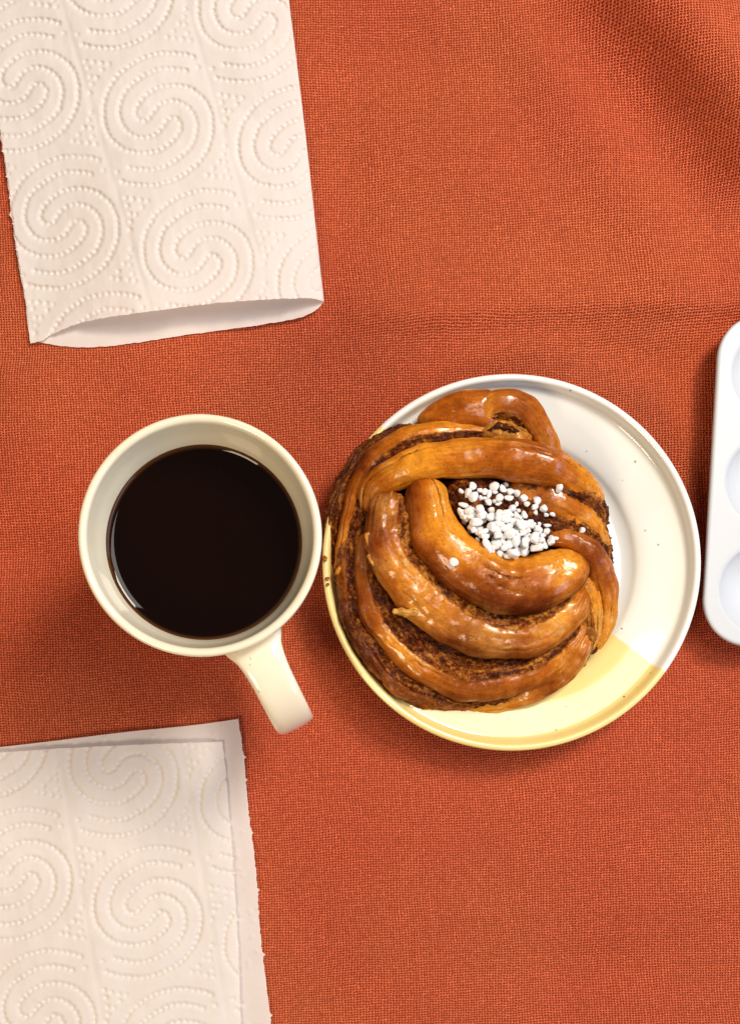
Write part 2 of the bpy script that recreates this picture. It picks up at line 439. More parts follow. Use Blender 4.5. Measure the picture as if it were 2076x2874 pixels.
# ------------------------------------------------------------------ paint palette
def build_palette():
    zt = 1.35
    e0 = np.array(P(2011, 1001, zt)[:2]); e1 = np.array(P(1972, 1673, zt)[:2])
    ey = (e0-e1)/np.linalg.norm(e0-e1); ex = np.array([ey[1], -ey[0]])
    mid = np.array(P(1992, 1340, zt)[:2])
    Wd, Ln, rad, sp = 9.9, 14.3, 2.0, 4.65
    c = mid+ex*Wd/2
    def axis(L):
        a = np.linspace(-L/2, -L/2+rad, 22)[:-1]; b = np.linspace(-L/2+rad, L/2-rad, int((L-2*rad)/0.085)); return np.r_[a, b, -a[::-1]]
    ax, ay = axis(Wd), axis(Ln)
    X, Y = np.meshgrid(ax, ay)
    a = np.clip((np.abs(X)-(Wd/2-rad))/rad, 0, 1); b = np.clip((np.abs(Y)-(Ln/2-rad))/rad, 0, 1)
    X2 = np.where(a*b > 0, np.sign(X)*(Wd/2-rad+rad*a*np.sqrt(1-b*b/2)), X)
    Y2 = np.where(a*b > 0, np.sign(Y)*(Ln/2-rad+rad*b*np.sqrt(1-a*a/2)), Y)
    Z = np.full_like(X2, zt)
    for i in (-0.5, 0.5):
        for j in (-1, 0, 1):
            r = np.hypot(X2-i*sp, Y2-j*sp)
            Z -= 1.0*np.where(r < 1.97, (1-(r/1.97)**2)**0.8, 0)*sstep(1.99, 1.80, r)**0.5
    # edge rolls over slightly
    qx = np.maximum(np.abs(X2)-(Wd/2-rad), 0); qy = np.maximum(np.abs(Y2)-(Ln/2-rad), 0)
    dist = rad-np.hypot(qx, qy)
    Z -= 0.10*np.clip(1-dist/0.10, 0, 1)**2
    XY = c+X2[..., None]*ex+Y2[..., None]*ey
    V = np.concatenate([XY, Z[..., None]], -1).reshape(-1, 3)
    o = mesh_obj('paint_palette', V, grid_faces(len(ay), len(ax)), M_PAL, origin=(c[0], c[1], 0))
    so = o.modifiers.new('thickness', 'SOLIDIFY'); so.thickness = 0.0022; so.offset = -1
    tag(o, 'white plastic paint palette with round empty wells beside the plate', 'palette')
build_palette()

# ------------------------------------------------------------------ paper napkins
C0 = np.array([722.0, 838.0])
ARM = np.array([(1075, 215), (1000, 193), (870, 180), (740, 182), (590, 220), (480, 275), (350, 370), (265, 480), (210, 590), (182, 700), (180, 780), (185, 860), (210, 950),
       (255, 1030), (320, 1095), (400, 1145), (490, 1170), (610, 1175), (740, 1145), (860, 1060), (930, 970), (950, 900), (910, 832), (830, 825), (785, 890),
       (710, 980), (600, 1020), (480, 1000), (380, 915), (337, 800), (345, 690), (390, 570), (480, 480), (620, 380), (750, 335), (890, 335), (1005, 355)], float)
CLUST = np.array([(1215, 1390), (1285, 1400), (1365, 1410), (1440, 1420), (1275, 1330), (1415, 1350), (1330, 1255), (1395, 1260), (1380, 1185), (1395, 1105)], float)
def motif():
    c = catmull((ARM-C0)/3.56, 14)
    d = np.r_[0, np.cumsum(np.linalg.norm(np.diff(c, axis=0), axis=1))]
    t = np.arange(0, d[-1], 17.2)
    dots = np.stack([np.interp(t, d, c[:, 0]), np.interp(t, d, c[:, 1])], -1)
    t2 = np.arange(0, d[-1], 3.0)
    line = np.stack([np.interp(t2, d, c[:, 0]), np.interp(t2, d, c[:, 1])], -1)
    cap = (np.array([[1125, 315]])-C0)/3.56
    cl = (CLUST-C0)/3.56
    dots = np.vstack([dots, -dots, cap, -cap, cl, -cl])
    return dots, np.vstack([line, -line])
DOTS, LINE = motif()

def emboss_map(x0, y0, x1, y1, cen, u, v, rot, amp):
    Wd, Hd = int(x1-x0), int(y1-y0)
    dot = np.zeros((Hd, Wd)); lin = np.zeros((Hd, Wd)); chn = np.zeros((Hd, Wd))
    R = np.array([[math.cos(rot), -math.sin(rot)], [math.sin(rot), math.cos(rot)]])
    k = 9; g = np.arange(-k, k+1); gx, gy = np.meshgrid(g, g)
    for i in range(-6, 7):
        for j in range(-6, 7):
            c = np.array(cen)+i*np.array(u)+j*np.array(v)
            if c[0] < x0-350 or c[0] > x1+350 or c[1] < y0-350 or c[1] > y1+350: continue
            for pts, arr, sg, kk in ((DOTS, dot, 4.2, 1.0), (LINE, lin, 5.0, 1.0)):
                for p in pts@R.T+c:
                    jx, jy = rng.normal(0, 0.7, 2)
                    ix, iy = int(round(p[0]-x0)), int(round(p[1]-y0))
                    if k <= ix < Wd-k-1 and k <= iy < Hd-k-1:
                        st = np.exp(-((gx-jx)**2+(gy-jy)**2)/(2*sg*sg))*(rng.uniform(0.75, 1.15) if arr is dot else 1)
                        sl = arr[iy-k:iy+k+1, ix-k:ix+k+1]
                        np.maximum(sl, st, out=sl)
    # soft channels between columns
    yy, xx = np.mgrid[y0:y0+Hd, x0:x0+Wd].astype(float)
    det = u[0]*v[1]-u[1]*v[0]
    a = ((xx-cen[0])*v[1]-(yy-cen[1])*v[0])/det
    chn = np.exp(-((a-np.floor(a)-0.5)/0.03)**2)
    return dot, lin, chn

def sample(arr, px, py, x0, y0):
    fx = np.clip(px-x0, 0, arr.shape[1]-1.001); fy = np.clip(py-y0, 0, arr.shape[0]-1.001)
    ix, iy = fx.astype(int), fy.astype(int); dx, dy = fx-ix, fy-iy
    return arr[iy, ix]*(1-dx)*(1-dy)+arr[iy, ix+1]*dx*(1-dy)+arr[iy+1, ix]*(1-dx)*dy+arr[iy+1, ix+1]*dx*dy

def coons(top, bot, left, right, n, m, jag=None):
    """n rows (top->bottom), m columns"""
    T, B, L, R = poly(top, m), poly(bot, m), poly(left, n), poly(right, n)
    s = np.linspace(0, 1, m)[None, :, None]; t = np.linspace(0, 1, n)[:, None, None]
    G = (1-t)*T[None]+t*B[None]+(1-s)*L[:, None]+s*R[:, None]
    G -= (1-s)*(1-t)*T[0]+s*(1-t)*T[-1]+(1-s)*t*B[0]+s*t*B[-1]
    for nm, amp, spike in (jag or []):
        nn = n if nm in 'LR' else m
        j = np.array([noise.noise((i*0.35, 3.7*amp, ord(nm)))+0.6*noise.noise((i*0.09, 1.7, ord(nm)*1.3)) for i in range(nn)])*amp
        for pos in spike:
            i0 = int(pos*nn); j[i0-1:i0+2] += (-1 if nm in 'LT' else 1)*np.array([3, 7, 3])
        j *= sstep(0, 0.02, np.linspace(0, 1, nn))*sstep(1, 0.98, np.linspace(0, 1, nn))
        if nm in 'LR':
            q = np.arange(m) if nm == 'L' else np.arange(m)[::-1]
            G[..., 0] += j[:, None]*np.exp(-(q/4.0)**2)[None, :]
        else:
            q = np.arange(n) if nm == 'T' else np.arange(n)[::-1]
            G[..., 1] += j[None, :]*np.exp(-(q/4.0)**2)[:, None]
    return G, np.broadcast_to(s[..., 0], (n, m)), np.broadcast_to(t[..., 0], (n, m))

def wav(G, sc, amp, seed):
    n, m = G.shape[:2]
    gn, gm = max(4, n//5), max(4, m//5)
    sub = np.array([[noise.noise((G[int(i*(n-1)/(gn-1)), int(j*(m-1)/(gm-1)), 0]*sc, G[int(i*(n-1)/(gn-1)), int(j*(m-1)/(gm-1)), 1]*sc, seed)) for j in range(gm)] for i in range(gn)])
    fi = np.linspace(0, gn-1.001, n); fj = np.linspace(0, gm-1.001, m)
    i0, j0 = fi.astype(int), fj.astype(int); di, dj = (fi-i0)[:, None], (fj-j0)[None, :]
    return amp*(sub[np.ix_(i0, j0)]*(1-di)*(1-dj)+sub[np.ix_(i0+1, j0)]*di*(1-dj)+sub[np.ix_(i0, j0+1)]*(1-di)*dj+sub[np.ix_(i0+1, j0+1)]*di*dj)

def px_to_world(G, Z):
    k = (HCAM-Z)/FPX
    return np.stack([(G[..., 0]-NX)*k, (NY-G[..., 1])*k, Z], -1).reshape(-1, 3)

def napkin_layer(name, G, Z, emb, parent, origin, depth=0.05):
    dent = np.zeros(Z.shape)
    if emb is not None:
        (dot, lin, chn), x0, y0 = emb
        d = sample(dot, G[..., 0], G[..., 1], x0, y0); l = sample(lin, G[..., 0], G[..., 1], x0, y0); c = sample(chn, G[..., 0], G[..., 1], x0, y0)
        wr = wav(np.stack([G[..., 0]*1.6-G[..., 1]*0.35, G[..., 1]*0.45], -1), 0.03, 0.016, 31.0)+wav(G, 0.045, 0.010, 37.0)
        Z = Z-depth*d*(1+wav(G, 0.012, 0.5, 41.0))-0.55*depth*l-0.03*c+wr
        dent = d*0.8
    return mesh_obj(name, px_to_world(G, Z), grid_faces(*Z.shape)[:, ::-1], M_PAPER, parent, origin=origin, attrs={'dent': dent.ravel()})

def build_napkins():
    # --- folded sheet with an open end (upper napkin)
    og = P(450, 400, 0)
    root = empty('paper_napkin', og)
    tag(root, 'folded embossed white paper towel, its open fold end facing the mug rim', 'napkin')
    right = [(786, -240), (811, 0), (830, 152), (862, 418), (887, 646), (909, 846)]
    left = [(-72, -240), (-40, 0), (0, 342), (25, 507), (51, 710), (74, 850), (86, 964)]
    bot = [(86, 964), (118, 956), (160, 932), (247, 901), (436, 872), (631, 849), (803, 838), (878, 838), (909, 846)]
    G, s, t = coons([(-72, -240), (350, -240), (786, -240)], bot, left, right, 520, 420, [('L', 3.0, (0.42, 0.55, 0.61, 0.66, 0.72, 0.78)), ('B', 2.0, ())])
    f = sstep(0.0, 0.45, s)*np.sqrt(np.clip(1-np.clip((s-0.62)/0.38, 0, 1)**2.4, 0, 1))
    Z = 0.22+(0.30+0.65*t**3)*f + wav(G, 0.006, 0.07, 2.0)*f + wav(G, 0.02, 0.03, 5.0)
    emb = (emboss_map(-90, -260, 940, 1000, (443, 335), (376, 95), (111, 385), 0.0, 1), -90, -260)
    napkin_layer('upper_layer', G, Z, emb, root, og, 0.072)
    lbot = [(98, 957), (116, 961), (166, 970), (252, 975), (367, 964), (516, 941), (688, 918), (826, 895), (884, 872), (909, 846)]
    lleft = [(-66, -240), (-32, 0), (8, 342), (33, 507), (60, 710), (84, 850), (98, 957)]
    G2, s, t = coons([(-66, -240), (350, -240), (786, -240)], lbot, lleft, right, 160, 150, [('B', 2.2, ())])
    Z2 = 0.06+0.16*sstep(0.80, 1.0, s)+wav(G2, 0.02, 0.02, 9.0)*(1-s)
    napkin_layer('lower_layer', G2, Z2, None, root, og)
    # third ply showing as a sliver along the torn side
    G3, s, t = coons([(-78, -240), (-55, -240)], [(84, 958), (100, 950)], [(-78, -240), (-46, 0), (-4, 342), (22, 507), (47, 710), (72, 850), (84, 958)],
                     [(-55, -240), (-20, 0), (20, 342), (45, 507), (72, 710), (90, 850), (100, 950)], 200, 6, [('L', 2.5, (0.5, 0.7))])
    napkin_layer('inner_ply', G3, 0.14+0*s, None, root, og)
    # --- lower-left napkin, two staggered layers
    og = P(300, 2500, 0)
    root = empty('paper_napkin', og)
    tag(root, 'folded embossed white paper towel with staggered pinkish under layer below the mug handle', 'napkin')
    top = [(-330, 2130), (0, 2112), (146, 2102), (342, 2092), (488, 2086), (624, 2082)]
    right = [(624, 2082), (635, 2185), (647, 2332), (657, 2468), (669, 2664), (676, 2874), (684, 3080)]
    G, s, t = coons(top, [(-330, 3080), (100, 3080), (684, 3080)], [(-330, 2130), (-330, 2600), (-330, 3080)], right, 450, 440, [('R', 2.6, (0.33, 0.37, 0.5, 0.74)), ('T', 1.6, ())])
    Z = 0.42+0.22*sstep(1, 0.5, s)*sstep(0, .4, t) + wav(G, 0.006, 0.09, 12.0)+wav(G, 0.02, 0.03, 15.0)
    Z -= 0.12*sstep(0.93, 1.0, s)
    emb = (emboss_map(-350, 2060, 720, 3100, (413, 2561), (366, 107), (68, 398), 0.08, 1), -350, 2060)
    napkin_layer('upper_layer', G, Z, emb, root, og, 0.072)
    top = [(-330, 2125), (0, 2097), (342, 2056), (537, 2036), (669, 2018)]
    right = [(669, 2018), (684, 2127), (698, 2273), (718, 2444), (733, 2639), (755, 2820), (762, 2874), (785, 3080)]
    G, s, t = coons(top, [(-330, 3080), (100, 3080), (785, 3080)], [(-330, 2125), (-330, 2600), (-330, 3080)], right, 300, 300, [('R', 2.6, (0.1, 0.16, 0.3, 0.45, 0.62, 0.78))])
    dd = np.zeros((1060, 1180)); gx, gy = np.meshgrid(np.arange(-8, 9), np.arange(-8, 9))
    for q in range(420):
        ix, iy = rng.integers(10, 1165), rng.integers(10, 1045)
        sl = dd[iy-8:iy+9, ix-8:ix+9]; np.maximum(sl, np.exp(-(gx**2+gy**2)/30.0), out=sl)
    Z = 0.10+wav(G, 0.012, 0.04, 22.0)+0.10*sstep(0.9, 1, s)*sstep(0.3, 0.0, t)
    Z += 0.04*sample(dd, G[..., 0], G[..., 1], -340, 2010)
    napkin_layer('lower_layer', G, Z, None, root, og)
build_napkins()

# ------------------------------------------------------------------ cinnamon bun
def Zp(x, y): return (880+0.6716*x, 1030+0.6716*y)
bx, by = Zp(660, 780)
BC = P(bx, by, 1.0); BC = (BC[0], BC[1], 0.62)
BUN = empty('cinnamon_bun', BC)
tag(BUN, 'glossy knotted cinnamon bun topped with pearl sugar on the plate', 'bun')
BUN_V, BUN_F, NB = [], [], [0]

def strand(name, pts, hk=0.8, hmax=0.95, cin=0.0, side=None, bake_shade=0.0, bake_shade_side=0.0, pale=0.0, seg=72, lump=0.05, rag=0.0, ridge=0.0, inner=None):
    """pts: (zoom x, zoom y, z cm of centre, half width in zoom px)"""
    pp = []
    for (x, y, z, hw) in pts:
        px, py = Zp(x, y); X, Y, Z = P(px, py, z)
        wv = hw*0.6716*(HCAM-z)/FPX
        pp.append((X, Y, Z, wv, min(hmax, wv*hk+0.12)))
    c = catmull(pp, 14)
    n = len(c)
    d = np.r_[0, np.cumsum(np.linalg.norm(np.diff(c[:, :3], axis=0), axis=1))]
    # even resampling
    n = max(20, int(d[-1]/0.075)); tt = np.linspace(0, d[-1], n)
    c = np.stack([np.interp(tt, d, c[:, i]) for i in range(5)], -1)
    T = np.gradient(c[:, :3], axis=0); T /= np.linalg.norm(T, axis=1)[:, None]
    up = np.array([0, 0, 1.0])
    Sd = np.cross(T, up); Sd /= np.linalg.norm(Sd, axis=1)[:, None]
    U = np.cross(Sd, T)
    md_ = np.array([1+0.07*noise.noise((q*0.35, NB[0]*3.3, 0.5))+0.02*noise.noise((q*1.7, NB[0]*1.3, 7.5)) for q in tt])
    c[:, 3] *= md_; c[:, 4] *= md_[::-1]
    capl0, capl1 = c[0, 3]*0.9, c[-1, 3]*0.9
    cap = np.ones(n)
    cap *= np.sqrt(np.clip(1-(1-np.clip(tt/capl0, 0.004, 1))**2, 0, 1)); cap *= np.sqrt(np.clip(1-(1-np.clip((tt[-1]-tt)/capl1, 0.004, 1))**2, 0, 1))
    a = np.linspace(0, 2*np.pi, seg, endpoint=False)
    ca, sa = np.cos(a), np.sin(a); e = 0.86
    ca2 = np.sign(ca)*np.abs(ca)**e; sa2 = np.sign(sa)*np.abs(sa)**e
    wv = (c[:, 3]*cap)[:, None]; hv = (c[:, 4]*cap)[:, None]
    V = c[:, None, :3]+Sd[:, None]*(wv*ca2)[..., None]+U[:, None]*(hv*(sa2*(1+ridge*ca)-0.25*ridge*np.exp(-((ca+0.15)/0.3)**2)*(sa > 0)))[..., None]
    Nn = Sd[:, None]*(ca[None]*hv)[..., None]+U[:, None]*(sa[None]*wv)[..., None]
    Nn /= np.linalg.norm(Nn, axis=2)[..., None]+1e-9
    sd = NB[0]*7.31; NB[0] += 1
    cinv = np.full((n, seg), cin, float)
    if side == 'R': cinv = np.maximum(cinv, np.broadcast_to(sstep(0.35, 0.75, ca), (n, seg)))
    if side == 'L': cinv = np.maximum(cinv, np.broadcast_to(sstep(0.35, 0.75, -ca), (n, seg)))
    if inner is not None: cinv = np.maximum(cinv, np.broadcast_to(0.95*sstep(inner+0.28, inner-0.22, ca)*(sa > -0.2), (n, seg)))
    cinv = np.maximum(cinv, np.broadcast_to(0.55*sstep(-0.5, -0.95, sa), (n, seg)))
    groove = np.zeros((n, seg)); pl = np.full((n, seg), float(pale))
    if seg > 20:
        r2 = np.random.default_rng(NB[0]+11)
        for gi in range(4 if cin < 0.5 else 5):
            ph0 = r2.uniform(0.15, np.pi-0.15); sp_ = r2.uniform(0.10, 0.35); dep = r2.uniform(0.03, 0.085); wd_ = r2.uniform(0.05, 0.10)
            phs = np.array([ph0+sp_*2.2*noise.noise((q*0.22, gi*9.1, sd)) for q in tt])
            on = np.array([np.clip(0.45+1.8*noise.noise((q*0.42, gi*5.7+2, sd*1.7)), 0, 1) for q in tt])
            dl = (a[None, :]-phs[:, None])/wd_
            gsh = np.exp(-np.abs(dl)**1.6)*on[:, None]
            groove += dep*(gsh-0.35*np.exp(-((dl-1.8)/1.6)**2)*on[:, None])
            cinv = np.maximum(cinv, 0.62*gsh*(1 if cin < 0.5 else 0))
            pl += 0.5*np.exp(-((dl-1.6)/1.1)**2)*on[:, None]
        pl += 0.7*sstep(0.82, 0.99, np.abs(np.broadcast_to(ca, (n, seg))))*np.array([np.clip(0.3+1.6*noise.noise((q*0.5, 3.0, sd)), 0, 1) for q in tt])[:, None]
    Vf = V.reshape(-1, 3); Nf = Nn.reshape(-1, 3); cf = cinv.ravel()
    disp = np.empty(len(Vf))
    al = np.repeat(tt, seg); rd = np.tile(a, n)
    for i, (p, cc) in enumerate(zip(Vf, cf)):
        x, y, z = p
        q = noise.noise((x*1.1+sd, y*1.1, z*1.1))*lump+noise.noise((x*3.1+sd, y*3.1, z*3.1))*lump*0.35
        q += noise.noise((al[i]*0.45+sd, math.cos(rd[i])*3.2, math.sin(rd[i])*3.2))*lump*0.55
        if cc > 0.2:
            q += cc*(noise.noise((x*6+sd, y*6, z*6))*0.10+noise.noise((x*13, y*13+sd, z*13))*0.075)
        if rag: q += rag*noise.noise((x*5.0, y*5.0+sd, z*5.0))
        disp[i] = q
    disp -= groove.ravel()
    capw = np.repeat(np.clip(cap, 0.1, 1), seg)
    Vf = Vf+Nf*(disp*capw)[:, None]
    for i in range(len(Vf)):
        p_ = Vector(Vf[i]); Vf[i] += 0.13*np.array(noise.noise_vector(p_*0.55))*np.array([1, 1, .7])+0.05*np.array(noise.noise_vector(p_*1.5+Vector((9, 3, 1))))
    Vf[:, 2] = np.maximum(Vf[:, 2], 0.66+0.02*np.sin(Vf[:, 0]*9))
    F = grid_faces(n, seg, True)
    bk = bake_shade+bake_shade_side*np.broadcast_to(ca, (n, seg)).ravel()+0.18*np.repeat(np.sin(tt*0.9+sd), seg)  # outer side coloured darker: heavier baking plus painted shade of the slope
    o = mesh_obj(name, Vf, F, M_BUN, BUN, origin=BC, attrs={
        'cin': cf, 'bake_shade': bk, 'pale': pl.ravel(), 'along': np.repeat(tt, seg),
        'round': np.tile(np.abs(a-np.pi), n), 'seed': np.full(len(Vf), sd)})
    o.location = (0, 0, 0)
    off = sum(len(v) for v in BUN_V); BUN_V.append(Vf); BUN_F.append(F+off)
    return o

# core: the inside of the bun, seen only in the gaps
def core():
    out = [(640, 300), (850, 330), (1040, 470), (1150, 600), (1180, 760), (1190, 950), (1130, 1120), (1030, 1230), (850, 1330), (640, 1370), (430, 1320),
           (260, 1190), (170, 1020), (140, 850), (140, 660), (220, 480), (400, 350)]
    o2 = catmull(out+[out[0]], 8)[:-1]
    m = len(o2); cx, cy = 690, 800
    rows, V = 26, []
    for i in range(rows):
        f = i/(rows-1)
        r = math.cos(f*math.pi/2)
        z = 0.9+2.15*math.sin(f*math.pi/2)**0.9
        for (x, y) in o2:
            px, py = Zp(cx+(x-cx)*r, cy+(y-cy)*r)
            p = np.array(P(px, py, z)); p[2] += 0.08*noise.noise(tuple(p*2.2))+0.04*noise.noise(tuple(p*6)); V.append(p)
    V = np.array(V); F = grid_faces(rows, m, True)
    nv = len(V)
    o = mesh_obj('filling', V, F, M_BUN, BUN, origin=BC, attrs={'cin': np.ones(nv), 'bake_shade': np.zeros(nv), 'pale': np.full(nv, -0.35), 'along': V[:, 0], 'round': V[:, 1], 'seed': np.zeros(nv)})
    o.location = (0, 0, 0)
    o['label'] = 'dark cinnamon sugar filling seen between the strands'
    off = sum(len(v) for v in BUN_V); BUN_V.append(V); BUN_F.append(F+off)
core()
DS, CF = 'dough_strand', 'cinnamon_layer'
# floor of the sugar hollow
strand(CF, [(560, 500, 2.8, 70), (660, 560, 2.95, 110), (780, 630, 3.0, 130), (900, 690, 2.95, 110), (990, 730, 2.8, 60)], cin=1.0, pale=-0.2, hmax=0.7)
# outer lower ring, left side; first strand's colour also darkened for shade there
strand(CF, [(430, 262, 1.8, 30), (300, 312, 1.8, 42), (200, 400, 1.7, 50), (132, 515, 1.6, 52), (96, 625, 1.5, 48), (80, 715, 1.4, 42), (86, 800, 1.25, 36), (105, 880, 1.15, 26)], cin=0.66, bake_shade=0.3, lump=0.08, pale=0.0)
strand(DS, [(118, 860, 1.2, 34), (118, 960, 1.2, 32), (126, 1060, 1.15, 34), (165, 1160, 1.1, 38), (228, 1250, 1.1, 42), (310, 1330, 1.05, 46), (420, 1385, 1.0, 44), (540, 1408, 1.0, 34), (640, 1418, 1.0, 22)], cin=0.46, bake_shade=0.28)
strand(CF, [(185, 620, 1.9, 50), (158, 740, 1.9, 60), (155, 850, 1.9, 64), (165, 960, 1.85, 66), (190, 1060, 1.8, 72), (240, 1150, 1.7, 80), (310, 1235, 1.6, 84), (400, 1315, 1.5, 78), (500, 1362, 1.35, 62), (600, 1388, 1.2, 44), (680, 1400, 1.15, 22)], cin=0.50, bake_shade=0.25, lump=0.09, rag=0.05, hk=0.6, inner=0.4, ridge=0.2, pale=0.0)
# bottom right dough face
strand(CF, [(910, 1310, 1.5, 26), (820, 1348, 1.4, 38), (730, 1374, 1.3, 38), (630, 1392, 1.15, 26)], cin=1.0, lump=0.06)
strand(DS, [(1128, 1030, 2.0, 30), (1106, 1130, 1.9, 52), (1062, 1212, 1.75, 70), (1000, 1280, 1.55, 72), (915, 1335, 1.35, 62), (825, 1378, 1.15, 48), (720, 1406, 1.05, 36), (600, 1422, 0.95, 27), (500, 1412, 0.9, 20)], bake_shade=0.0, pale=0.5, lump=0.09, hk=0.6)
# third crescent: cinnamon face inside, crust ridge outside
strand(DS, [(240, 690, 2.0, 40), (226, 770, 2.1, 58), (228, 880, 2.1, 74), (266, 1000, 2.1, 86), (342, 1108, 2.05, 92), (442, 1203, 2.0, 96), (572, 1278, 1.95, 98), (710, 1302, 1.9, 94), (840, 1284, 1.9, 88), (965, 1226, 1.9, 76), (1060, 1145, 1.95, 60), (1112, 1060, 2.0, 42)], bake_shade=0.10, pale=0.15, inner=0.10, ridge=0.14, hk=0.62, hmax=0.8, lump=0.07)
# second crescent
strand(DS, [(335, 520, 2.6, 62), (314, 600, 2.75, 88), (316, 690, 2.8, 100), (345, 790, 2.8, 106), (405, 885, 2.8, 112), (490, 975, 2.75, 112), (605, 1060, 2.7, 110), (740, 1113, 2.65, 106), (870, 1118, 2.6, 100), (985, 1078, 2.55, 90), (1072, 1005, 2.5, 74), (1118, 925, 2.4, 50)], bake_shade=0.06, bake_shade_side=0.14, pale=0.5, inner=-0.22, ridge=0.10, hk=0.7, hmax=0.95, lump=0.07)
# right side
strand(CF, [(1105, 940, 2.3, 34), (1138, 1040, 2.1, 36), (1140, 1120, 1.9, 34), (1122, 1200, 1.6, 28), (1100, 1250, 1.4, 20)], cin=0.6, pale=0.4)
strand(DS, [(1130, 870, 2.5, 30), (1158, 950, 2.4, 36), (1172, 1030, 2.2, 30), (1168, 1110, 1.9, 24), (1148, 1180, 1.6, 18)], pale=0.9, cin=0.32, bake_shade=-0.1)
strand(CF, [(1180, 940, 1.9, 40), (1198, 1040, 1.7, 40), (1180, 1110, 1.45, 34), (1135, 1195, 1.2, 28)], cin=0.9)
strand(CF, [(900, 620, 2.6, 60), (1000, 655, 2.7, 62), (1090, 690, 2.55, 60), (1160, 740, 2.2, 54), (1200, 800, 1.9, 42), (1220, 870, 1.6, 26)], cin=0.95, lump=0.07, rag=0.05)
strand(DS, [(975, 722, 2.9, 30), (1050, 716, 3.0, 46), (1130, 768, 2.85, 58), (1186, 850, 2.55, 60), (1216, 940, 2.2, 54), (1222, 1030, 1.9, 44), (1200, 1105, 1.6, 38), (1155, 1165, 1.3, 30)], bake_shade=-0.02, pale=0.3, hk=0.7)
strand(DS, [(800, 520, 2.75, 40), (900, 540, 2.9, 56), (1010, 568, 2.95, 62), (1105, 618, 2.7, 60), (1170, 690, 2.35, 50), (1202, 765, 2.0, 38), (1216, 830, 1.7, 24)], bake_shade=-0.02, pale=0.4, inner=-0.65, hk=0.7)
strand(CF, [(840, 470, 3.0, 40), (960, 485, 3.05, 48), (1070, 515, 2.85, 54), (1145, 560, 2.5, 52), (1186, 612, 2.2, 38), (1200, 665, 1.8, 22)], cin=0.9, rag=0.06)
# upper left
strand(DS, [(740, 300, 2.3, 50), (600, 296, 2.45, 62), (460, 312, 2.5, 72), (340, 362, 2.4, 76), (258, 432, 2.3, 74), (204, 520, 2.15, 66), (176, 610, 2.0, 58), (150, 700, 1.9, 52), (128, 790, 1.7, 46), (114, 870, 1.5, 34)], bake_shade=0.05, cin=0.15, inner=0.12, ridge=0.16, hk=0.7)
# knot at the end of the dough
strand(CF, [(690, 300, 2.2, 52), (770, 275, 2.35, 66), (850, 295, 2.3, 60), (900, 345, 2.1, 40)], cin=0.55, pale=0.9, rag=0.07)
strand(DS, [(440, 255, 1.7, 30), (505, 222, 2.0, 64), (585, 198, 2.3, 88), (655, 190, 2.4, 94), (725, 194, 2.25, 96), (790, 215, 1.95, 84)], bake_shade=0.12, hmax=0.85, hk=0.6)
strand(DS, [(700, 285, 2.2, 24), (700, 228, 2.45, 42), (730, 174, 2.62, 58), (800, 158, 2.66, 62), (878, 188, 2.5, 66), (936, 268, 2.25, 64), (970, 352, 1.95, 54), (996, 440, 1.6, 40)], bake_shade=0.0, pale=0.2, hk=0.65, inner=None, side='R')
strand(CF, [(735, 310, 2.4, 14), (742, 270, 2.72, 16), (785, 246, 2.86, 17), (835, 262, 2.8, 16), (862, 300, 2.6, 14)], cin=1.0, pale=-0.2, rag=0.04, seg=20)
# top arch
strand(DS, [(215, 610, 2.05, 40), (258, 505, 2.55, 60), (370, 436, 2.95, 68), (520, 394, 3.25, 80), (680, 380, 3.4, 86), (820, 390, 3.45, 88), (950, 416, 3.35, 82), (1060, 455, 3.05, 68), (1140, 508, 2.65, 52), (1192, 570, 2.25, 34)], bake_shade=-0.02, hk=0.85, hmax=0.9)
# top crescent
strand(DS, [(456, 470, 2.85, 80), (466, 560, 3.05, 94), (498, 680, 3.2, 104), (575, 790, 3.25, 110), (690, 872, 3.25, 114), (820, 912, 3.2, 118), (950, 902, 3.1, 113), (1048, 848, 2.95, 96), (1092, 775, 2.75, 62)], bake_shade=0.0, bake_shade_side=0.40, hmax=1.05, hk=0.85)

# torn flakes of dough
def flake(pts, z, r, pale=1.0):
    strand('dough_flake', [(x, y, z, r) for x, y in pts], pale=pale*2, bake_shade=-0.3, seg=16, lump=0.09, hk=0.5, hmax=0.1, rag=0.06)
flake([(325, 1022), (355, 1016), (385, 1020), (415, 1018), (438, 1022)], 3.42, 13)
flake([(88, 870), (105, 850), (118, 828), (128, 812)], 2.2, 9)
flake([(118, 842), (130, 862), (135, 880)], 2.2, 8)
flake([(225, 690), (232, 720), (238, 750)], 3.2, 9)
flake([(232, 770), (240, 800), (262, 820)], 3.15, 8)
flake([(484, 215), (488, 195), (490, 175)], 2.0, 9, 0.0)
flake([(448, 238), (458, 226), (468, 222)], 1.9, 12, 0.0)

bvh = BVHTree.FromPolygons(np.vstack(BUN_V).tolist(), np.vstack(BUN_F).tolist())
def top_z(x, y, default=3.0):
    h = bvh.ray_cast(Vector((x, y, 12)), Vector((0, 0, -1)))
    return h[0][2] if h[0] is not None else default

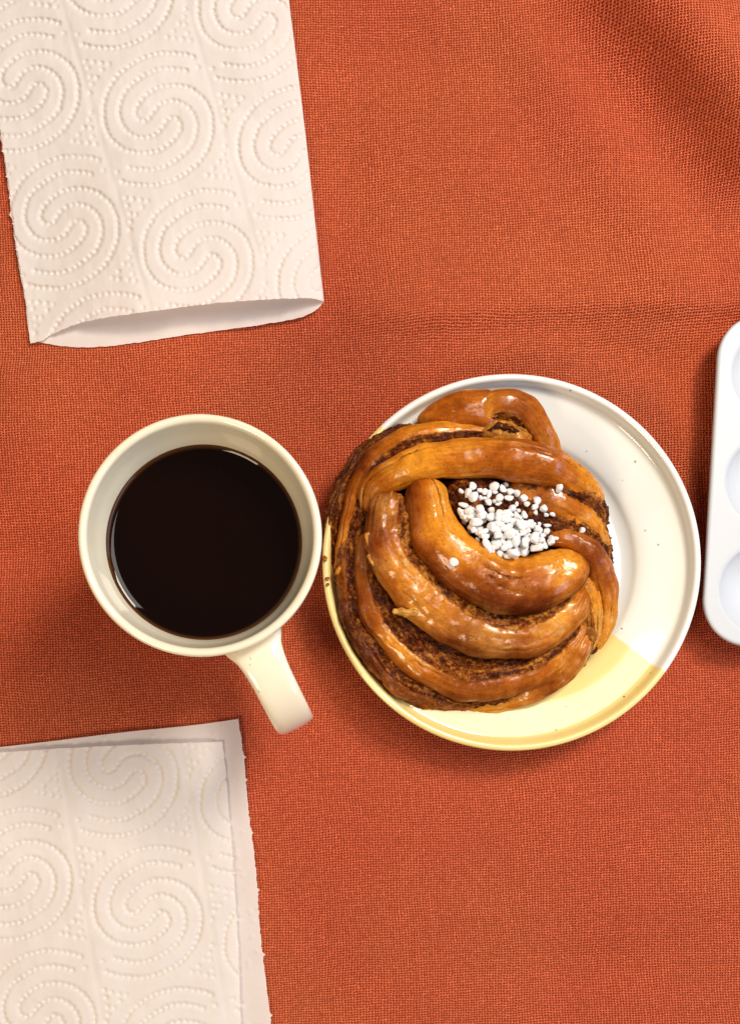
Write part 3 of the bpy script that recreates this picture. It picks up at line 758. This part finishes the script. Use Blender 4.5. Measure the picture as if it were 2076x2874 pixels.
# ------------------------------------------------------------------ pearl sugar
GR = [(200,222,90,55,40),(290,240,150,85,-70),(350,170,130,100,70),(440,215,80,70,0),(515,230,100,75,-60),(570,270,140,60,-75),(645,165,140,115,20),(645,243,80,45,0),
(755,200,130,80,70),(795,140,80,70,80),(840,235,105,95,0),(935,250,110,100,30),(835,315,140,75,15),(700,310,110,105,-45),(555,375,110,85,80),(460,320,80,60,80),(510,320,70,60,0),
(690,395,95,50,-20),(640,355,70,60,0),(1020,320,140,90,-35),(1070,395,90,70,30),(930,390,80,60,-70),(880,450,110,85,-20),(1200,350,140,95,50),(1170,440,105,75,0),(1285,455,105,95,-30),
(1180,510,70,60,80),(1320,535,75,60,30),(1410,530,90,50,20),(1330,678,115,50,0),(1320,750,90,85,0),(1225,655,70,60,-60),(240,410,150,65,20),(360,290,160,120,-80),
(210,510,150,80,55),(315,475,150,120,0),(450,470,150,100,70),(600,470,95,85,0),(690,530,140,80,-80),(825,510,90,50,40),(805,550,120,60,10),(955,490,70,60,60),(930,540,120,70,50),
(1030,540,120,80,70),(400,640,190,110,10),(590,560,120,110,0),(800,610,140,70,-20),(880,620,110,90,60),(960,650,120,70,60),(1115,630,110,60,-10),(1130,680,120,70,-30),(1200,720,100,90,0),
(1080,740,90,60,60),(610,700,140,130,0),(480,760,160,80,-15),(370,740,90,70,60),(760,710,110,90,-60),(1010,780,130,60,-30),(850,780,160,130,0),(760,830,130,80,-40),(680,800,120,110,-60),
(530,830,110,70,-20),(440,850,80,60,60),(540,920,150,90,50),(660,930,140,130,0),(820,930,140,110,-20),(930,900,140,110,60),(1040,870,120,100,0),(1040,930,100,80,80),(1165,835,160,110,-55),
(1250,870,100,80,-40),(1185,970,190,100,-15),(1300,940,110,70,80),(1375,880,150,110,-75),(1450,845,80,45,20),(900,1040,190,130,25),(1030,1020,140,110,40),(710,1040,110,90,30),(800,1080,70,60,0),
(770,970,100,80,0),(610,1010,80,50,40),(260,570,90,70,40),(330,560,110,70,0),(470,550,140,90,-20),(680,640,80,70,0),(700,580,100,70,0),(990,700,80,60,0)]
FILL = []
for q in range(190):
    x, y = rng.uniform(180, 1300), rng.uniform(480, 1090)
    lo = 480+max(0, (x-800))*0.62; hi = np.interp(x, [170, 300, 430, 560, 760, 900, 1330], [500, 700, 870, 990, 1070, 1090, 960])
    if lo < y < hi and x < 1330: FILL.append((x, y, rng.uniform(80, 140), rng.uniform(60, 100), rng.uniform(-90, 90)))
def sugar_meshes():
    out = []
    for k in range(10):
        bm = bmesh.new(); bmesh.ops.create_icosphere(bm, subdivisions=3, radius=0.5)
        r3 = np.random.default_rng(100+k)
        for i in range(9):
            d = r3.normal(size=3); d /= np.linalg.norm(d); cut = r3.uniform(0.30, 0.42)
            for v in bm.verts:
                ex = float(np.dot(v.co, d))-cut
                if ex > 0: v.co -= Vector(d)*ex*0.94
        for f in bm.faces: f.smooth = True
        me = bpy.data.meshes.new('sugar_grain'); bm.to_mesh(me); bm.free(); me.materials.append(M_SUGAR); out.append(me)
    return out
SM = sugar_meshes(); placed = []
def grain(rx, ry, L, Wd, ang, label, group=None, z_hint=4.0, pile=True):
    px, py = 1250+rx*0.2137, 1330+ry*0.2137
    z = z_hint
    kk = 0.2137*(HCAM-z)/FPX
    l, w_ = L*kk*1.08, Wd*kk*1.14
    th = min(l, w_)*0.9; r = 0.25*(l+w_)
    for it in range(3):
        x, y, _ = P(px, py, z)
        zz = top_z(x, y)+th*0.38
        if pile:
            for (qx, qy, qz, qr) in placed:
                D = 0.62*(r+qr); d = math.hypot(x-qx, y-qy)
                if d < D: zz = max(zz, qz+0.75*math.sqrt(D*D-d*d))
            zz = min(zz, 4.12)
        z = zz
    o = bpy.data.objects.new('sugar_grain', random.choice(SM)); COL.objects.link(o)
    o.location = Vector((x, y, z))*CM
    o.scale = (l*CM, w_*CM, th*CM*1.1)
    o.rotation_euler = (random.uniform(-.35, .35), random.uniform(-.35, .35), math.radians(-ang))
    tag(o, label, 'sugar grain', group)
    placed.append((x, y, z, r))
LB = 'white pearl sugar grain heaped in the hollow of the bun'; GP = 'pearl sugar grains heaped on the bun'
for g_ in FILL+GR:
    if g_ in GR and g_[1] < 460 and g_[0] < 1110 and g_[0] > 420:
        grain(*g_, 'white sugar grain in the loose cluster tucked under the arched top strand', 'sugar grains under the arched strand')
    elif g_ in GR and g_[0] > 1130 and g_[1] < 560:
        grain(*g_, 'white sugar grain scattered on the cinnamon seam beyond the sugar heap', 'sugar grains scattered on the seam')
    else:
        grain(*g_, LB, GP)
grain(1490, 180, 140, 90, -75, 'single white sugar grain on the dark cinnamon layer beneath the top arch', pile=False)
grain(110, 1165, 140, 110, 60, 'large lone white sugar grain stuck on the glossy crescent strand', pile=False)
grain(1789, 745, 85, 80, 20, 'small lone white sugar grain on the right hand side strand of the bun', pile=False)

# ------------------------------------------------------------------ crumbs
def crumb(zx, zy, z, r, label, grp=None):
    px, py = Zp(zx, zy); x, y, _ = P(px, py, z)
    bm = bmesh.new(); bmesh.ops.create_icosphere(bm, subdivisions=2, radius=r)
    vv = np.array([v.co[:] for v in bm.verts]); ff = [[v.index for v in f.verts] for f in bm.faces]; bm.free()
    vv *= np.array([1+0.55*noise.noise((v[0]*14+zx, v[1]*14+zy, v[2]*14)) for v in vv])[:, None]
    n = len(vv)
    o = mesh_obj('crumb', vv+np.array([x, y, z]), ff, M_BUN, origin=(x, y, z), attrs={'cin': np.full(n, 0.6), 'pale': np.full(n, 1.0), 'bake_shade': np.zeros(n), 'along': vv[:, 0], 'round': vv[:, 1], 'seed': np.zeros(n)})
    tag(o, label, 'crumb', grp)
crumb(46, 800, 2.02, 0.12, 'brown sugary crumb on the yellow plate rim close to the mug')
crumb(57, 885, 1.98, 0.09, 'brown crumb inside the yellow plate rim, upper of a pair', 'crumb pair')
crumb(58, 910, 1.98, 0.08, 'brown crumb inside the yellow plate rim, lower of a pair', 'crumb pair')
